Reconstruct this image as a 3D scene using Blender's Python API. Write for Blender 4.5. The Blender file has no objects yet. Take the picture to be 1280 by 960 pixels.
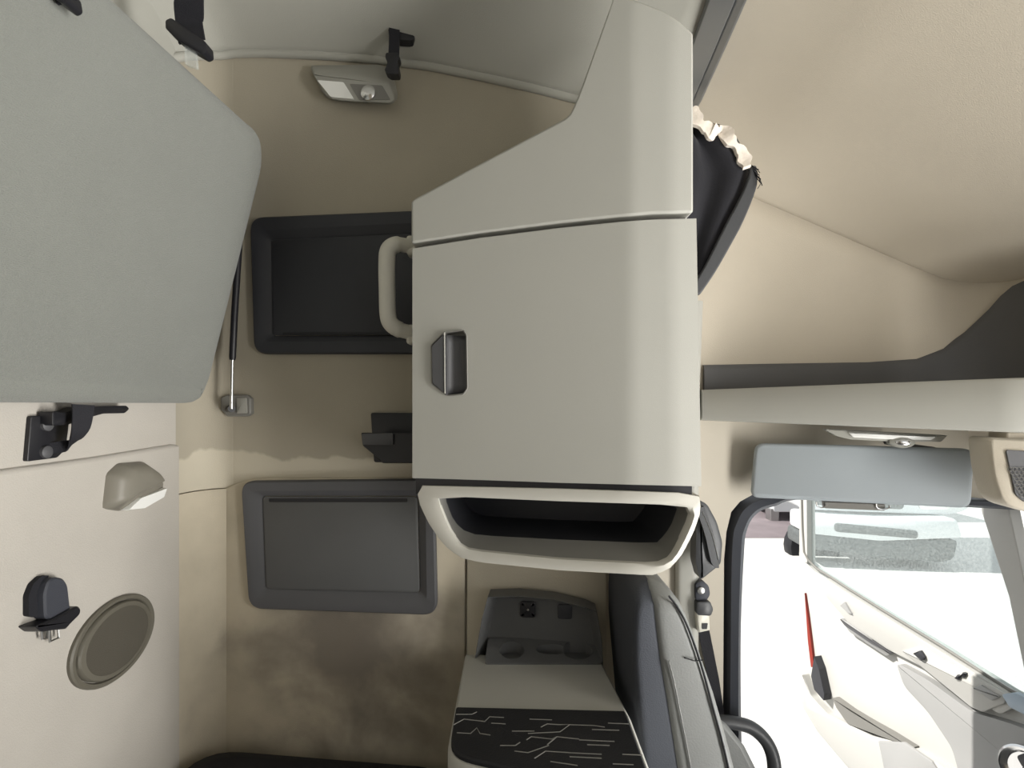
import bpy, bmesh, math, random
from mathutils import Vector, Matrix
random.seed(7)
scene = bpy.context.scene
COL = scene.collection
V = Vector
EYE = V((0, 0, 1.55)); F = 640.0; U0 = 640.0; V0 = 505.0

# ---------------------------------------------------------------- measuring helpers
def ray(u, v): return V(((u - U0) / F, 1.0, -(v - V0) / F))
def at(u, v, y): return EYE + ray(u, v) * y
class Frame:
    """a plane in the cab: origin, right axis, up axis, outward normal"""
    def __init__(s, o, e1, n):
        s.o = V(o); s.e1 = V(e1).normalized(); s.n = V(n).normalized()
        s.e2 = s.n.cross(s.e1).normalized()
        if s.e2.z < 0: s.e2 = -s.e2
    def px(s, u, v):
        r = ray(u, v); t = (s.o - EYE).dot(s.n) / r.dot(s.n); p = EYE + r * t - s.o
        return (p.dot(s.e1), p.dot(s.e2))
    def w(s, a, b, d=0.0): return s.o + s.e1 * a + s.e2 * b + s.n * d
    def off(s, d): f = Frame(s.o + s.n * d, s.e1, s.n); return f
    def pxs(s, pts): return [s.px(*p) for p in pts]
SIDE = Frame((0, 1.2975, 1.55), (1, -.1116, 0), (-.1116, -1, 0))          # sleeper side wall
XR = -.84
REAR = Frame((XR, 1.0, 1.55), (0, 1, 0), (1, 0, 0))                   # sleeper rear wall
_dd = V((.21, -.78, 0)).normalized()
DOOR = Frame((1.24, 2.2, 1.55), _dd, (-.78, -.21, 0))                     # inner face of the open driver door
PILLAR = Frame((0, 1.42, 1.55), (1, 0, 0), (0, -1, 0))
LINING = Frame((0, 1.45, 1.55), (1, 0, 0), (0, -1, 0))

# ---------------------------------------------------------------- materials
def mat(name, col, rough=.6, bump=0, bscale=300, var=.06, vscale=6, metal=0, spec=.4, sheen=0, stretch=None):
    m = bpy.data.materials.new(name); m.use_nodes = True
    nt = m.node_tree; b = nt.nodes['Principled BSDF']
    b.inputs['Roughness'].default_value = rough; b.inputs['Metallic'].default_value = metal
    b.inputs['Specular IOR Level'].default_value = spec
    if sheen: b.inputs['Sheen Weight'].default_value = sheen
    tc = nt.nodes.new('ShaderNodeTexCoord')
    n = nt.nodes.new('ShaderNodeTexNoise'); n.inputs['Scale'].default_value = vscale; n.inputs['Detail'].default_value = 4
    nt.links.new(tc.outputs['Object'], n.inputs['Vector'])
    r = nt.nodes.new('ShaderNodeValToRGB')
    r.color_ramp.elements[0].position = .3; r.color_ramp.elements[1].position = .7
    r.color_ramp.elements[0].color = [c * (1 - var) for c in col] + [1]
    r.color_ramp.elements[1].color = [min(1, c * (1 + var)) for c in col] + [1]
    nt.links.new(n.outputs['Fac'], r.inputs['Fac']); nt.links.new(r.outputs['Color'], b.inputs['Base Color'])
    if bump:
        n2 = nt.nodes.new('ShaderNodeTexNoise'); n2.inputs['Scale'].default_value = bscale; n2.inputs['Detail'].default_value = 2
        if stretch:
            mp = nt.nodes.new('ShaderNodeMapping'); mp.inputs['Scale'].default_value = stretch
            nt.links.new(tc.outputs['Object'], mp.inputs['Vector']); nt.links.new(mp.outputs['Vector'], n2.inputs['Vector'])
        else: nt.links.new(tc.outputs['Object'], n2.inputs['Vector'])
        bp = nt.nodes.new('ShaderNodeBump'); bp.inputs['Strength'].default_value = bump; bp.inputs['Distance'].default_value = .002
        nt.links.new(n2.outputs['Fac'], bp.inputs['Height']); nt.links.new(bp.outputs['Normal'], b.inputs['Normal'])
    return m
M = {}
M['plastic'] = mat('grey_beige_plastic', (.41, .405, .37), .55, .12, 900, .015)
M['bezel'] = mat('pale_beige_plastic', (.52, .505, .455), .5, .08, 900, .02)
M['rearfabric'] = mat('rear_wall_fabric', (.47, .44, .395), .9, .35, 420, .04, sheen=.2)
M['lining'] = mat('cream_headliner', (.56, .505, .415), .9, .3, 500, .03, 3, sheen=.2)
M['pillar'] = mat('cream_pillar_trim', (.46, .42, .35), .75, .15, 500, .02)
M['ceil'] = mat('grey_headliner', (.385, .38, .34), .9, .3, 500, .04, 3, sheen=.2)
M['bunk'] = mat('bunk_twill', (.205, .212, .192), .9, 1.0, 330, .03, sheen=.2, stretch=(1, 1.0, 2.6))
M['dark'] = mat('charcoal_plastic', (.035, .036, .042), .5, .15, 700, .05)
M['darkgrey'] = mat('dark_grey_plastic', (.085, .085, .09), .5, .15, 700, .05)
M['lidlow'] = mat('graphite_lid_plastic', (.095, .096, .096), .45, .15, 700, .06)
M['midgrey'] = mat('mid_grey_plastic', (.19, .185, .17), .5, .1, 700, .04)
M['black'] = mat('black_webbing', (.012, .012, .016), .8, .5, 500, .1)
M['blackcloth'] = mat('black_curtain_cloth', (.008, .008, .012), .85, .2, 300, .15, sheen=.1)
M['blackplastic'] = mat('black_plastic', (.015, .015, .018), .4, 0, 1, .05)
M['leather'] = mat('grey_seat_leather', (.19, .195, .19), .5, .25, 260, .05)
M['seatdark'] = mat('dark_seat_cloth', (.05, .055, .067), .8, .4, 400, .05)
M['vinylstrip'] = mat('dark_grey_vinyl', (.05, .052, .056), .42, .1, 200, .1)
M['white'] = mat('white_lens', (.85, .85, .82), .25, 0, 1, .01)
M['lampgrey'] = mat('lamp_housing_grey', (.34, .335, .30), .45, .05, 600, .02)
M['brownlamp'] = mat('reading_lamp_taupe', (.22, .205, .17), .45, .08, 600, .02)
M['speaker'] = mat('speaker_olive_brown', (.13, .12, .095), .5, .1, 600, .03)
M['grille'] = mat('speaker_mesh_brown', (.095, .085, .066), .7, .9, 900, .05)
M['chrome'] = mat('bright_metal', (.75, .75, .75), .2, 0, 1, .02, metal=1)
M['steel'] = mat('dull_steel', (.45, .45, .44), .35, 0, 1, .03, metal=1)
M['rail'] = mat('grey_aluminium_rail', (.24, .25, .26), .3, .02, 300, .03, metal=.7)
M['handle'] = mat('ivory_grab_handle', (.62, .60, .53), .45, .06, 600, .02)
M['visor'] = mat('blue_grey_visor_vinyl', (.34, .375, .40), .6, .15, 500, .02)
M['rubber'] = mat('black_rubber', (.009, .0095, .012), .6, .3, 300, .1)
M['seal'] = mat('door_seal_rubber', (.06, .065, .08), .6, .1, 200, .05)
M['doorpanel'] = mat('pale_door_panel', (.50, .495, .47), .55, .08, 500, .02)
M['doorgrey'] = mat('grey_door_armrest', (.34, .34, .335), .5, .08, 500, .02)
M['red'] = mat('red_reflector', (.25, .02, .01), .4, 0, 1, .05)
M['whiterag'] = mat('frayed_white_lining', (.75, .68, .6), .95, .8, 120, .12, 40)
M['ground'] = mat('pale_concrete_yard', (.62, .61, .59), .95, .3, 40, .06, .6)
M['carwhite'] = mat('white_vehicle_paint', (.72, .74, .75), .3, 0, 1, .02)
M['cardark'] = mat('dark_vehicle_grille', (.10, .11, .11), .6, .5, 60, .2, 30)
M['beltgrey'] = mat('seat_belt_charcoal', (.045, .048, .06), .6, .3, 500, .05)
M['ivoryclip'] = mat('ivory_belt_clip', (.66, .64, .56), .4, 0, 1, .02)
M['shelfgrey'] = mat('grey_floor_and_shelf_shade', (.11, .11, .112), .7, .2, 300, .04)
M['bluegrey'] = mat('blue_grey_highlight', (.33, .40, .47), .4, .05, 300, .03)
M['asphalt'] = mat('purple_grey_asphalt', (.20, .17, .18), .95, .4, 30, .12, 2)

def glass(name, tint, haze):
    m = bpy.data.materials.new(name); m.use_nodes = True; nt = m.node_tree
    for n in list(nt.nodes): nt.nodes.remove(n)
    o = nt.nodes.new('ShaderNodeOutputMaterial'); mx = nt.nodes.new('ShaderNodeMixShader'); t = nt.nodes.new('ShaderNodeBsdfTransparent')
    t.inputs[0].default_value = tint
    g = nt.nodes.new('ShaderNodeBsdfPrincipled'); g.inputs['Base Color'].default_value = (.85, .9, .9, 1); g.inputs['Roughness'].default_value = .1
    n = nt.nodes.new('ShaderNodeTexNoise'); n.inputs['Scale'].default_value = 90; n.inputs['Detail'].default_value = 6
    r = nt.nodes.new('ShaderNodeValToRGB'); r.color_ramp.elements[0].position = .35; r.color_ramp.elements[1].position = .7
    r.color_ramp.elements[0].color = (haze * .5,) * 3 + (1,); r.color_ramp.elements[1].color = (haze * 1.5,) * 3 + (1,)
    nt.links.new(n.outputs['Fac'], r.inputs['Fac']); nt.links.new(r.outputs['Color'], mx.inputs[0])
    nt.links.new(t.outputs[0], mx.inputs[1]); nt.links.new(g.outputs[0], mx.inputs[2]); nt.links.new(mx.outputs[0], o.inputs[0])
    return m
M['glass'] = glass('dusty_door_glass', (.93, .97, .97, 1), .10)
M['clearclip'] = glass('clear_plastic_clip', (.9, .9, .88, 1), .25)

def stained(name, base, stain, z0, z1):
    """cream wall fabric with an old water mark: below an irregular tide line the cloth is cleaner"""
    m = mat(name, base, .9, .3, 500, .05, 4, sheen=.2); nt = m.node_tree; b = nt.nodes['Principled BSDF']
    src = b.inputs['Base Color'].links[0].from_socket
    g = nt.nodes.new('ShaderNodeNewGeometry'); sx = nt.nodes.new('ShaderNodeSeparateXYZ'); nt.links.new(g.outputs['Position'], sx.inputs[0])
    n = nt.nodes.new('ShaderNodeTexNoise'); n.inputs['Scale'].default_value = 7; n.inputs['Detail'].default_value = 5
    nt.links.new(g.outputs['Position'], n.inputs['Vector'])
    a = nt.nodes.new('ShaderNodeMath'); a.operation = 'MULTIPLY_ADD'; a.inputs[1].default_value = .09; nt.links.new(n.outputs['Fac'], a.inputs[0]); nt.links.new(sx.outputs['Z'], a.inputs[2])
    r = nt.nodes.new('ShaderNodeMapRange'); r.inputs['From Min'].default_value = z0; r.inputs['From Max'].default_value = z1; nt.links.new(a.outputs[0], r.inputs['Value'])
    mx = nt.nodes.new('ShaderNodeMix'); mx.data_type = 'RGBA'; nt.links.new(r.outputs[0], mx.inputs[0])
    mx.inputs[6].default_value = stain + (1,); nt.links.new(src, mx.inputs[7]); nt.links.new(mx.outputs[2], b.inputs['Base Color'])
    return m
M['wallup'] = stained('stained_wall_fabric', (.37, .335, .265), (.52, .475, .38), 1.455, 1.463)
def grime_and_shade(m, col, amount):
    """blotches of grime that also paint shade into the cloth colour"""
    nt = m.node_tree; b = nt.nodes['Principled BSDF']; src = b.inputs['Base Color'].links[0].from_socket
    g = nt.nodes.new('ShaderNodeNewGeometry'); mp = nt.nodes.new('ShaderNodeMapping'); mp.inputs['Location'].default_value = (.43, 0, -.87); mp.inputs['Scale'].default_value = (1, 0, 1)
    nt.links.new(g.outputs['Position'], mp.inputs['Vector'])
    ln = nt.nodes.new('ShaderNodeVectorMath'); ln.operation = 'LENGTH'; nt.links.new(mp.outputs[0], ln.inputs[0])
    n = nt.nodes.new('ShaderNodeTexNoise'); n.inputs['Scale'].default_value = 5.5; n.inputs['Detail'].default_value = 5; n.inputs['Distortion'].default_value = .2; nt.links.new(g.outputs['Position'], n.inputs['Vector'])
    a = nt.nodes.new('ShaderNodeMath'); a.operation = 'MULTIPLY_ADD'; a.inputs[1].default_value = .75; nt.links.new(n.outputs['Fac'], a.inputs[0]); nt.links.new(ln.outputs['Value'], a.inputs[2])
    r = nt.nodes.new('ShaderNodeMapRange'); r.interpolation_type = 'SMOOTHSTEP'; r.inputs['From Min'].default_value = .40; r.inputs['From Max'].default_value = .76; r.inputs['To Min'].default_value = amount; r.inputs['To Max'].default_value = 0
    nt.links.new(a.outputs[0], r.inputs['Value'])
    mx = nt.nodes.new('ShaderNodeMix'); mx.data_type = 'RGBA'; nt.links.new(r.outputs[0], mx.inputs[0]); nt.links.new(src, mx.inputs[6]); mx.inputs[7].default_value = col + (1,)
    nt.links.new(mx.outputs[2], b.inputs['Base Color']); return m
M['walllow'] = grime_and_shade(mat('lower_wall_fabric', (.50, .445, .345), .9, .3, 500, .17, 4.5, sheen=.2), (.14, .12, .10), .85)  # dark patch below the hatch: part grime, part shade painted in

# ---------------------------------------------------------------- object helpers
def wpos(o):
    p = V((0, 0, 0))
    while o is not None: p = p + o.location; o = o.parent
    return p
def tag(o, label=None, cat=None, group=None, kind=None):
    if label: o['label'] = label
    if cat: o['category'] = cat
    if group: o['group'] = group
    if kind: o['kind'] = kind
    return o
def thing(name, loc, label, cat, group=None, kind=None):
    o = bpy.data.objects.new(name, None); o.empty_display_size = .05; COL.objects.link(o); o.location = loc
    return tag(o, label, cat, group, kind)
def link(name, bm, m, parent=None, smooth=40, bevel=0, segs=2, subsurf=0, solid=0, recalc=True, origin=None):
    """world-space bmesh -> ONE mesh object (its origin at its thing's base, or at its own base)"""
    if recalc: bmesh.ops.recalc_face_normals(bm, faces=bm.faces[:])
    if parent is not None: L = wpos(parent)
    elif origin is not None: L = V(origin)
    else:
        xs = [v.co for v in bm.verts]
        L = V((sum(c.x for c in xs) / len(xs), sum(c.y for c in xs) / len(xs), min(c.z for c in xs)))
    for v in bm.verts: v.co -= L
    me = bpy.data.meshes.new(name); bm.to_mesh(me); bm.free()
    me.materials.append(M[m] if isinstance(m, str) else m)
    if smooth:
        for p in me.polygons: p.use_smooth = True
        me.set_sharp_from_angle(angle=math.radians(smooth))
    o = bpy.data.objects.new(name, me); COL.objects.link(o)
    if parent is not None: o.parent = parent
    else: o.location = L
    if solid:
        s = o.modifiers.new('solid', 'SOLIDIFY'); s.thickness = solid; s.offset = 0
    if bevel:
        b = o.modifiers.new('bevel', 'BEVEL'); b.width = bevel; b.segments = segs; b.limit_method = 'ANGLE'; b.angle_limit = math.radians(35); b.harden_normals = False
    if subsurf:
        s = o.modifiers.new('sub', 'SUBSURF'); s.levels = subsurf; s.render_levels = subsurf
    return o
def add_loft(bm, loops, cap0=True, cap1=True, closed=True):
    rows = [[bm.verts.new(p) for p in lp] for lp in loops]
    n = len(rows[0])
    for a, b in zip(rows, rows[1:]):
        for i in range(n if closed else n - 1):
            j = (i + 1) % n
            try: bm.faces.new((a[i], a[j], b[j], b[i]))
            except ValueError: pass
    if cap0: bm.faces.new(rows[0][::-1])
    if cap1: bm.faces.new(rows[-1])
    return bm
def loft(loops, cap0=True, cap1=True, closed=True): return add_loft(bmesh.new(), loops, cap0, cap1, closed)
def add_tube(bm, pts, r, n=10, caps=True):
    pts = [V(p) for p in pts]; loops = []; prev = None
    rr = r if isinstance(r, (list, tuple)) else [r] * len(pts)
    for i, p in enumerate(pts):
        t = (pts[min(i + 1, len(pts) - 1)] - pts[max(i - 1, 0)]).normalized()
        if prev is None: a = t.orthogonal().normalized()
        else: a = (prev - t * prev.dot(t)).normalized()
        prev = a; b = t.cross(a)
        loops.append([p + (a * math.cos(k * 2 * math.pi / n) + b * math.sin(k * 2 * math.pi / n)) * rr[i] for k in range(n)])
    return add_loft(bm, loops, caps, caps)
def tube(pts, r, n=10): return add_tube(bmesh.new(), pts, r, n)
def smooth_path(pts, k=6):
    pts = [V(p) for p in pts]; out = []
    for i in range(len(pts) - 1):
        p0 = pts[max(i - 1, 0)]; p1 = pts[i]; p2 = pts[i + 1]; p3 = pts[min(i + 2, len(pts) - 1)]
        for j in range(k):
            t = j / k
            out.append(.5 * ((2 * p1) + (p2 - p0) * t + (2 * p0 - 5 * p1 + 4 * p2 - p3) * t * t + (3 * p1 - p0 - 3 * p2 + p3) * t ** 3))
    out.append(pts[-1]); return out
def add_box(bm, x0, x1, y0, y1, z0, z1):
    return add_loft(bm, [[V((x0, y0, z)), V((x1, y0, z)), V((x1, y1, z)), V((x0, y1, z))] for z in (z0, z1)])
def box(*a): return add_box(bmesh.new(), *a)
def rnd(pts, r, k=5):
    """round the corners of a 2D polygon"""
    out = []; n = len(pts)
    for i in range(n):
        p = V((*pts[i], 0)); a = V((*pts[i - 1], 0)); b = V((*pts[(i + 1) % n], 0))
        rr = r[i] if isinstance(r, (list, tuple)) else r
        da = (a - p); db = (b - p); la, lb = da.length, db.length
        d = min(rr, la * .48, lb * .48)
        if d < 1e-6: out.append((p.x, p.y)) ; continue
        s = p + da / la * d; e = p + db / lb * d
        for j in range(k + 1):
            t = j / k; q = s * (1 - t) ** 2 + p * 2 * t * (1 - t) + e * t * t; out.append((q.x, q.y))
    return out
def inset(pts, s, c=None):
    cx = sum(p[0] for p in pts) / len(pts) if c is None else c[0]; cy = sum(p[1] for p in pts) / len(pts) if c is None else c[1]
    return [(cx + (x - cx) * s, cy + (y - cy) * s) for x, y in pts]
def offs(pts, d):
    """move a polygon's outline inward by d (either winding)"""
    n = len(pts); A = sum(pts[i][0] * pts[(i + 1) % n][1] - pts[(i + 1) % n][0] * pts[i][1] for i in range(n)); sg = 1 if A > 0 else -1
    out = []
    for i in range(n):
        a = V(pts[i - 1]); p = V(pts[i]); b = V(pts[(i + 1) % n])
        t = (b - a); t = t.normalized() if t.length > 1e-9 else V((1, 0)); out.append((p.x - t.y * sg * d, p.y + t.x * sg * d))
    return out
def plate(fr, pts, d0, d1, top=0.0, topd=0.0):
    """polygon on a plane raised from d0 to d1; optional inset top edge"""
    L = [[fr.w(a, b, d0) for a, b in pts], [fr.w(a, b, d1) for a, b in pts]]
    if top: L.append([fr.w(a, b, d1 + topd) for a, b in offs(pts, top)])
    return loft(L)
def cut(o, bm):
    """cut a real opening into o with a throw-away solid"""
    bmesh.ops.recalc_face_normals(bm, faces=bm.faces[:])
    L = wpos(o)
    for v in bm.verts: v.co -= L
    me = bpy.data.meshes.new('opening'); bm.to_mesh(me); bm.free()
    c = bpy.data.objects.new('opening', me); COL.objects.link(c); c.parent = o
    md = o.modifiers.new('cut', 'BOOLEAN'); md.object = c; md.solver = 'EXACT'
    with bpy.context.temp_override(object=o):
        while o.modifiers[0] != md: o.modifiers.move(len(o.modifiers) - 1, 0)
    keep = [(m.name, m.type) for m in o.modifiers if m != md]
    vis = {}
    for m in o.modifiers:
        if m != md: vis[m.name] = m.show_viewport; m.show_viewport = False
    bpy.context.view_layer.update()
    dg = bpy.context.evaluated_depsgraph_get(); new = bpy.data.meshes.new_from_object(o.evaluated_get(dg))
    o.modifiers.remove(md); old = o.data; o.data = new; new.name = old.name
    for m in o.modifiers: m.show_viewport = vis.get(m.name, True)
    bpy.data.objects.remove(c); bpy.data.meshes.remove(me)
    for p in new.polygons: p.use_smooth = True
    new.set_sharp_from_angle(angle=math.radians(35))
def interp(tab, x):
    for (a, b), (c, d) in zip(tab, tab[1:]):
        if x <= c: 
            t = 0 if c == a else (x - a) / (c - a); t = max(0, min(1, t)); return b + (d - b) * t
    return tab[-1][1]
def circle(c, r, n=28, ry=None):
    ry = r if ry is None else ry
    return [(c[0] + r * math.cos(2 * math.pi * k / n), c[1] + ry * math.sin(2 * math.pi * k / n)) for k in range(n)]
def grid(rows):
    bm = bmesh.new(); vs = [[bm.verts.new(p) for p in r] for r in rows]
    for a, b in zip(vs, vs[1:]):
        for i in range(len(a) - 1): bm.faces.new((a[i], a[i + 1], b[i + 1], b[i]))
    return bm

# ================================================================ THE SETTING
S = lambda name, bm, m, label, cat='wall', **k: tag(link(name, bm, m, **k), label, cat, kind='structure')
S('floor', box(-.95, 1.75, -1.25, 1.40, -.06, 0), 'shelfgrey', 'dark grey cab floor under the seat and bunk', 'floor')
# side wall, upper piece and lower piece (its top edge steps up over the lower hatch)
a_l = SIDE.px(214, 300)[0]; a_r = .235
FIL = [(XR + .08 * (1 - math.cos(math.radians(k * 95 / 14))), 1.28 + .1025 * math.sin(math.radians(k * 95 / 14))) for k in range(15)]   # the side wall sweeps round into the rear wall
def wallpt(u, v, d=0.0):
    rx = (u - U0) / F
    for (x0, y0), (x1, y1) in zip(FIL, FIL[1:]):
        if x0 / y0 <= rx <= x1 / y1:
            t = (rx * y0 - x0) / ((x1 - x0) - rx * (y1 - y0)); y = y0 + (y1 - y0) * t; return at(u, v, y - d)
    if rx < FIL[0][0] / FIL[0][1]: return at(u, v, 1.28 - d)
    return SIDE.w(*SIDE.px(u, v), d)
S('wall_back', plate(SIDE, [(a_l, -.25), (a_r, -.25), (a_r, 1.05), (a_l, 1.05)], -.03, 0), 'wallup', 'upper side wall lined in stained cream fabric behind the upper hatch')
FX = [(x - .03, y + .03) for x, y in FIL]
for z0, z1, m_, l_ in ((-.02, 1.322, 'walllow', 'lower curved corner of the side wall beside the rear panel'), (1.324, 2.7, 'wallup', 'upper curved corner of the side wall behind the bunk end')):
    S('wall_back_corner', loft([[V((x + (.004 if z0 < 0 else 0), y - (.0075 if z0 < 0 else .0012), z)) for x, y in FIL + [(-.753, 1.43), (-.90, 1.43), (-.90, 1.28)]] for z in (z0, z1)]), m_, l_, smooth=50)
a_l = SIDE.px(281, 300)[0]
seam = SIDE.pxs([(281, 611), (288, 608.5), (298, 604), (315, 599), (330, 597), (520, 596), (700, 596)])
a_s = SIDE.px(582, 800)[0]
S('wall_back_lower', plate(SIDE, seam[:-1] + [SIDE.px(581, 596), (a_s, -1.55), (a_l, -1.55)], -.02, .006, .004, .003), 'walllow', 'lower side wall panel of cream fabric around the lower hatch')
S('wall_back_corner', plate(SIDE, [SIDE.px(584.5, 596), (a_r, SIDE.px(700, 596)[1]), (a_r, -1.55), (SIDE.px(584.5, 800)[0], -1.55)], -.02, .004, .003, .002), 'wallup', 'narrow side wall panel right of the vertical seam above the console')
S('wall_back_jamb', box(.218, .262, 1.277, 1.502, 0, 2.74), 'wallup', 'jamb closing the sleeper side wall behind the wardrobe')
# outer skin of the sleeper
S('wall_back_cap', box(-1.0, .262, 1.2, 1.5, 2.705, 2.75), 'carwhite', 'roof edge closing the sleeper side wall')
S('wall_back_skin', box(-1.0, .66, 1.50, 1.56, -.35, 2.75), 'carwhite', 'outer skin of the sleeper wall')
# rear wall
zr = REAR.px(220, 554)[1]
S('wall_left', loft([[V((x, y, z)) for y, z in ((-1.25, 1.40), (1.279, 1.40), (1.279, 2.0), (-1.25, 2.0))] for x in (-.97, XR)]), 'rearfabric', 'upper rear wall strip of pale fabric under the folded bunk')
S('wall_left_upper', box(-.97, XR, -1.25, 1.279, 2.001, 2.7), 'ceil', 'grey fabric rear wall above the folded bunk')
ptop = [REAR.px(u, v) for u, v in ((-300, 629), (0, 586.5), (110, 572), (212, 555.5), (221, 557))]
lo = [REAR.px(221, 700)]
pp = [(-2.2, ptop[0][1])] + ptop + [(ptop[-1][0], -1.55), (-2.2, -1.55)]
S('wall_left_lower', plate(REAR, pp, -.03, .004, .006, .006), 'rearfabric', 'lower rear wall panel of pale fabric holding lamp and speaker', bevel=.006, segs=3)
# sleeper ceiling: junction curve along the side wall, then rising towards the middle of the cab
JU = [(150, 80), (205, 76), (230, 70), (330, 68), (400, 71), (480, 77), (540, 85), (600, 97), (660, 110), (715, 124), (800, 142), (900, 165), (960, 178)]
rows = []
for d in (0, .02, .05, .09, .14, .2, .3, .45, .7, 1.1, 1.8, 2.6):
    r = []
    for u in range(140, 846, 25):
        v = interp(JU, u); a, b = SIDE.px(u, v); p = wallpt(u, v)
        r.append(V((p.x, p.y - d, p.z + .095 * (1 - math.exp(-d / .11)) + .03 * min(d, 1))))
    rows.append(r)
S('ceiling', grid(rows), 'ceil', 'grey fabric sleeper ceiling with hanging straps', 'ceiling', solid=.012)
jp = [wallpt(u, interp(JU, u), .006) for u in range(195, 900, 14)]
S('trim_1', tube(jp, [.0105] * len(jp), 10), 'ceil', 'rolled fabric trim bead between side wall and ceiling', 'trim')
# front lining above the driver: wall and sloping roof
CR = [(.30, .78), (.5, .675), (.668, .589), (1.33, .306), (1.8, .11)]
def zc(x): return 1.55 + interp(CR, x)
xs = [.34 + i * (1.62 - .34) / 30 for i in range(31)]
plan = [(.26 + i * .046, 1.45) for i in range(20)]                          # the recess wall curves round into its front end
plan += [(1.18 + .15 * math.sin(k * math.pi / 16), 1.45 - .15 * (1 - math.cos(k * math.pi / 16))) for k in range(1, 9)] + [(1.335, 1.2), (1.34, 1.05), (1.345, .98)]
rows = []
for k in range(9):
    t = k / 8
    rows.append([V((x, y - .012 * math.sin(t * math.pi), 1.44 + (zc(x) + .02 - 1.44) * t)) for x, y in plan])
S('wall_back_front', grid(rows), 'lining', 'cream recess wall above the overhead shelf', solid=.008, smooth=60)
rows = [[V((x, 1.46, zc(x) - .002)) for x in xs]]
for d in (.012, .03, .06, .1, .15, .22, .32, .5, .8, 1.2, 1.8, 2.5):
    rows.append([V((x, 1.45 - d, zc(x) + (.13 * (1 - math.exp(-d / .13)) + .02 * d) * max(0.25, min(1, 1.6 - x)))) for x in xs])
S('ceiling', grid(rows), 'lining', 'cream sloping headliner above the driver area', 'ceiling', solid=.012, smooth=60)
# upper trim above the driver door opening and pillar
zt = PILLAR.px(900, 622)[1]
tr = PILLAR.pxs([(737, 505), (1330, 515), (1330, 634), (1190, 619), (945, 616), (925, 627), (914, 640), (908, 665), (905, 700)])
S('trim_2', plate(PILLAR, tr + [PILLAR.px(903, 1000), (PILLAR.px(903, 1000)[0], -1.55), (.215, -1.55)], -.03, 0, .004, .003), 'pillar', 'cream pillar and header trim around the driver door opening', 'trim')
SE = Frame((0, 1.46, 1.55), (1, 0, 0), (0, -1, 0))
sp = [(905, 1180), (904, 960), (905, 800), (907, 680), (913, 648), (926, 629), (948, 620), (1000, 612), (1190, 622), (1400, 634)]
sm2 = lambda P: [(q.x, q.y) for q in smooth_path([V((x, y, 0)) for x, y in P], 5)]
sp = sm2(sp); outer = SE.pxs(sp)
sin_ = [(929, 1180), (922, 960), (920, 800), (924, 690), (928, 658), (940, 639), (962, 630), (1005, 622), (1190, 631), (1400, 643)]
inner = SE.pxs(sm2(sin_))
bm = bmesh.new()
add_loft(bm, [[SE.w(*o, .045), SE.w(*[(o[i] + n[i]) / 2 for i in (0, 1)], .055), SE.w(*n, .03), SE.w(*n, -.06), SE.w(*o, -.06)] for o, n in zip(outer, inner)])
tag(link('door_seal', bm, 'seal'), 'dark rubber seal around the driver door opening', 'seal')
# far side of the cab behind the viewer, front of the cab (open windscreen and passenger door)
S('wall_front', box(-.95, .45, -1.31, -1.25, 0, 2.7), 'lining', 'passenger side sleeper wall behind the viewer')
S('wall_front_door', box(.30, 1.75, -1.31, -1.25, 0, .80), 'lining', 'lower half of the passenger door behind the viewer')
S('wall_right', box(1.69, 1.75, -1.25, 1.40, 0, 1.02), 'darkgrey', 'front wall of the cab below the windscreen')

# ================================================================ WARDROBE
YF = [(500, 1 / 1.06), (515, 1 / 1.05), (790, 1 / .905), (840, 1 / .892), (872, 1 / .890), (885, 1 / .895)]
def yf(u): return 1 / interp(YF, u)
def fp(u, v, back=0.0): return at(u, v, yf(u)) + V((0, back, 0))
ward = thing('wardrobe', (.08, 1.1, 1.2), 'tall grey-beige wardrobe with sloped top, latched door and open shelf below', 'cabinet')
def columns(us, top, bot, thick, inner=5):
    bm = bmesh.new(); fr = []; bk = []
    for u in us:
        c = [fp(u, top(u) + (bot(u) - top(u)) * k / inner) for k in range(inner + 1)]
        fr.append([bm.verts.new(p) for p in c]); bk.append([bm.verts.new(p + V((0, thick, 0))) for p in (c[0], c[-1])])
    n = len(us)
    for i in range(n - 1):
        for k in range(inner): bm.faces.new((fr[i][k], fr[i + 1][k], fr[i + 1][k + 1], fr[i][k + 1]))
        bm.faces.new((bk[i][0], bk[i][1], bk[i + 1][1], bk[i + 1][0]))
        bm.faces.new((fr[i][0], bk[i][0], bk[i + 1][0], fr[i + 1][0])); bm.faces.new((fr[i][-1], fr[i + 1][-1], bk[i + 1][1], bk[i][1]))
    for i in (0, n - 1): bm.faces.new(fr[i] + [bk[i][1], bk[i][0]])
    return bm
SEAM1 = [(514, 304), (600, 291), (700, 278.5), (780, 270), (815, 267), (868, 265.5)]
TOPS = [(514, 252), (520, 247), (600, 204), (700, 151), (708, 146), (714, 140), (720, 127), (730, 101), (768, -6), (785, -3), (800, 1), (830, 13), (850, 26), (863, 38), (868, 42)]
us = sorted(set([514, 516.5] + [520 + 20 * i for i in range(9)] + [690, 700, 704, 708, 711, 714, 717, 720, 725, 730, 740, 750, 760, 768, 776, 785, 792, 800, 808, 815, 823, 830, 840, 850, 857, 863, 867]))
ET = lambda t: (lambda u: interp(t, u))
up = link('upper_panel', columns(us, ET(TOPS), ET(SEAM1), .2, 6), 'plastic', ward, bevel=.006, segs=3)
us2 = [515.5] + [520 + 10 * i for i in range(35)] + [868.5, 870.5]
D_T = [(514, 311), (600, 297.5), (700, 285), (780, 277), (815, 274.5), (872, 273)]
D_B = [(514, 597.5), (600, 600), (700, 603.5), (872, 608)]
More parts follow.
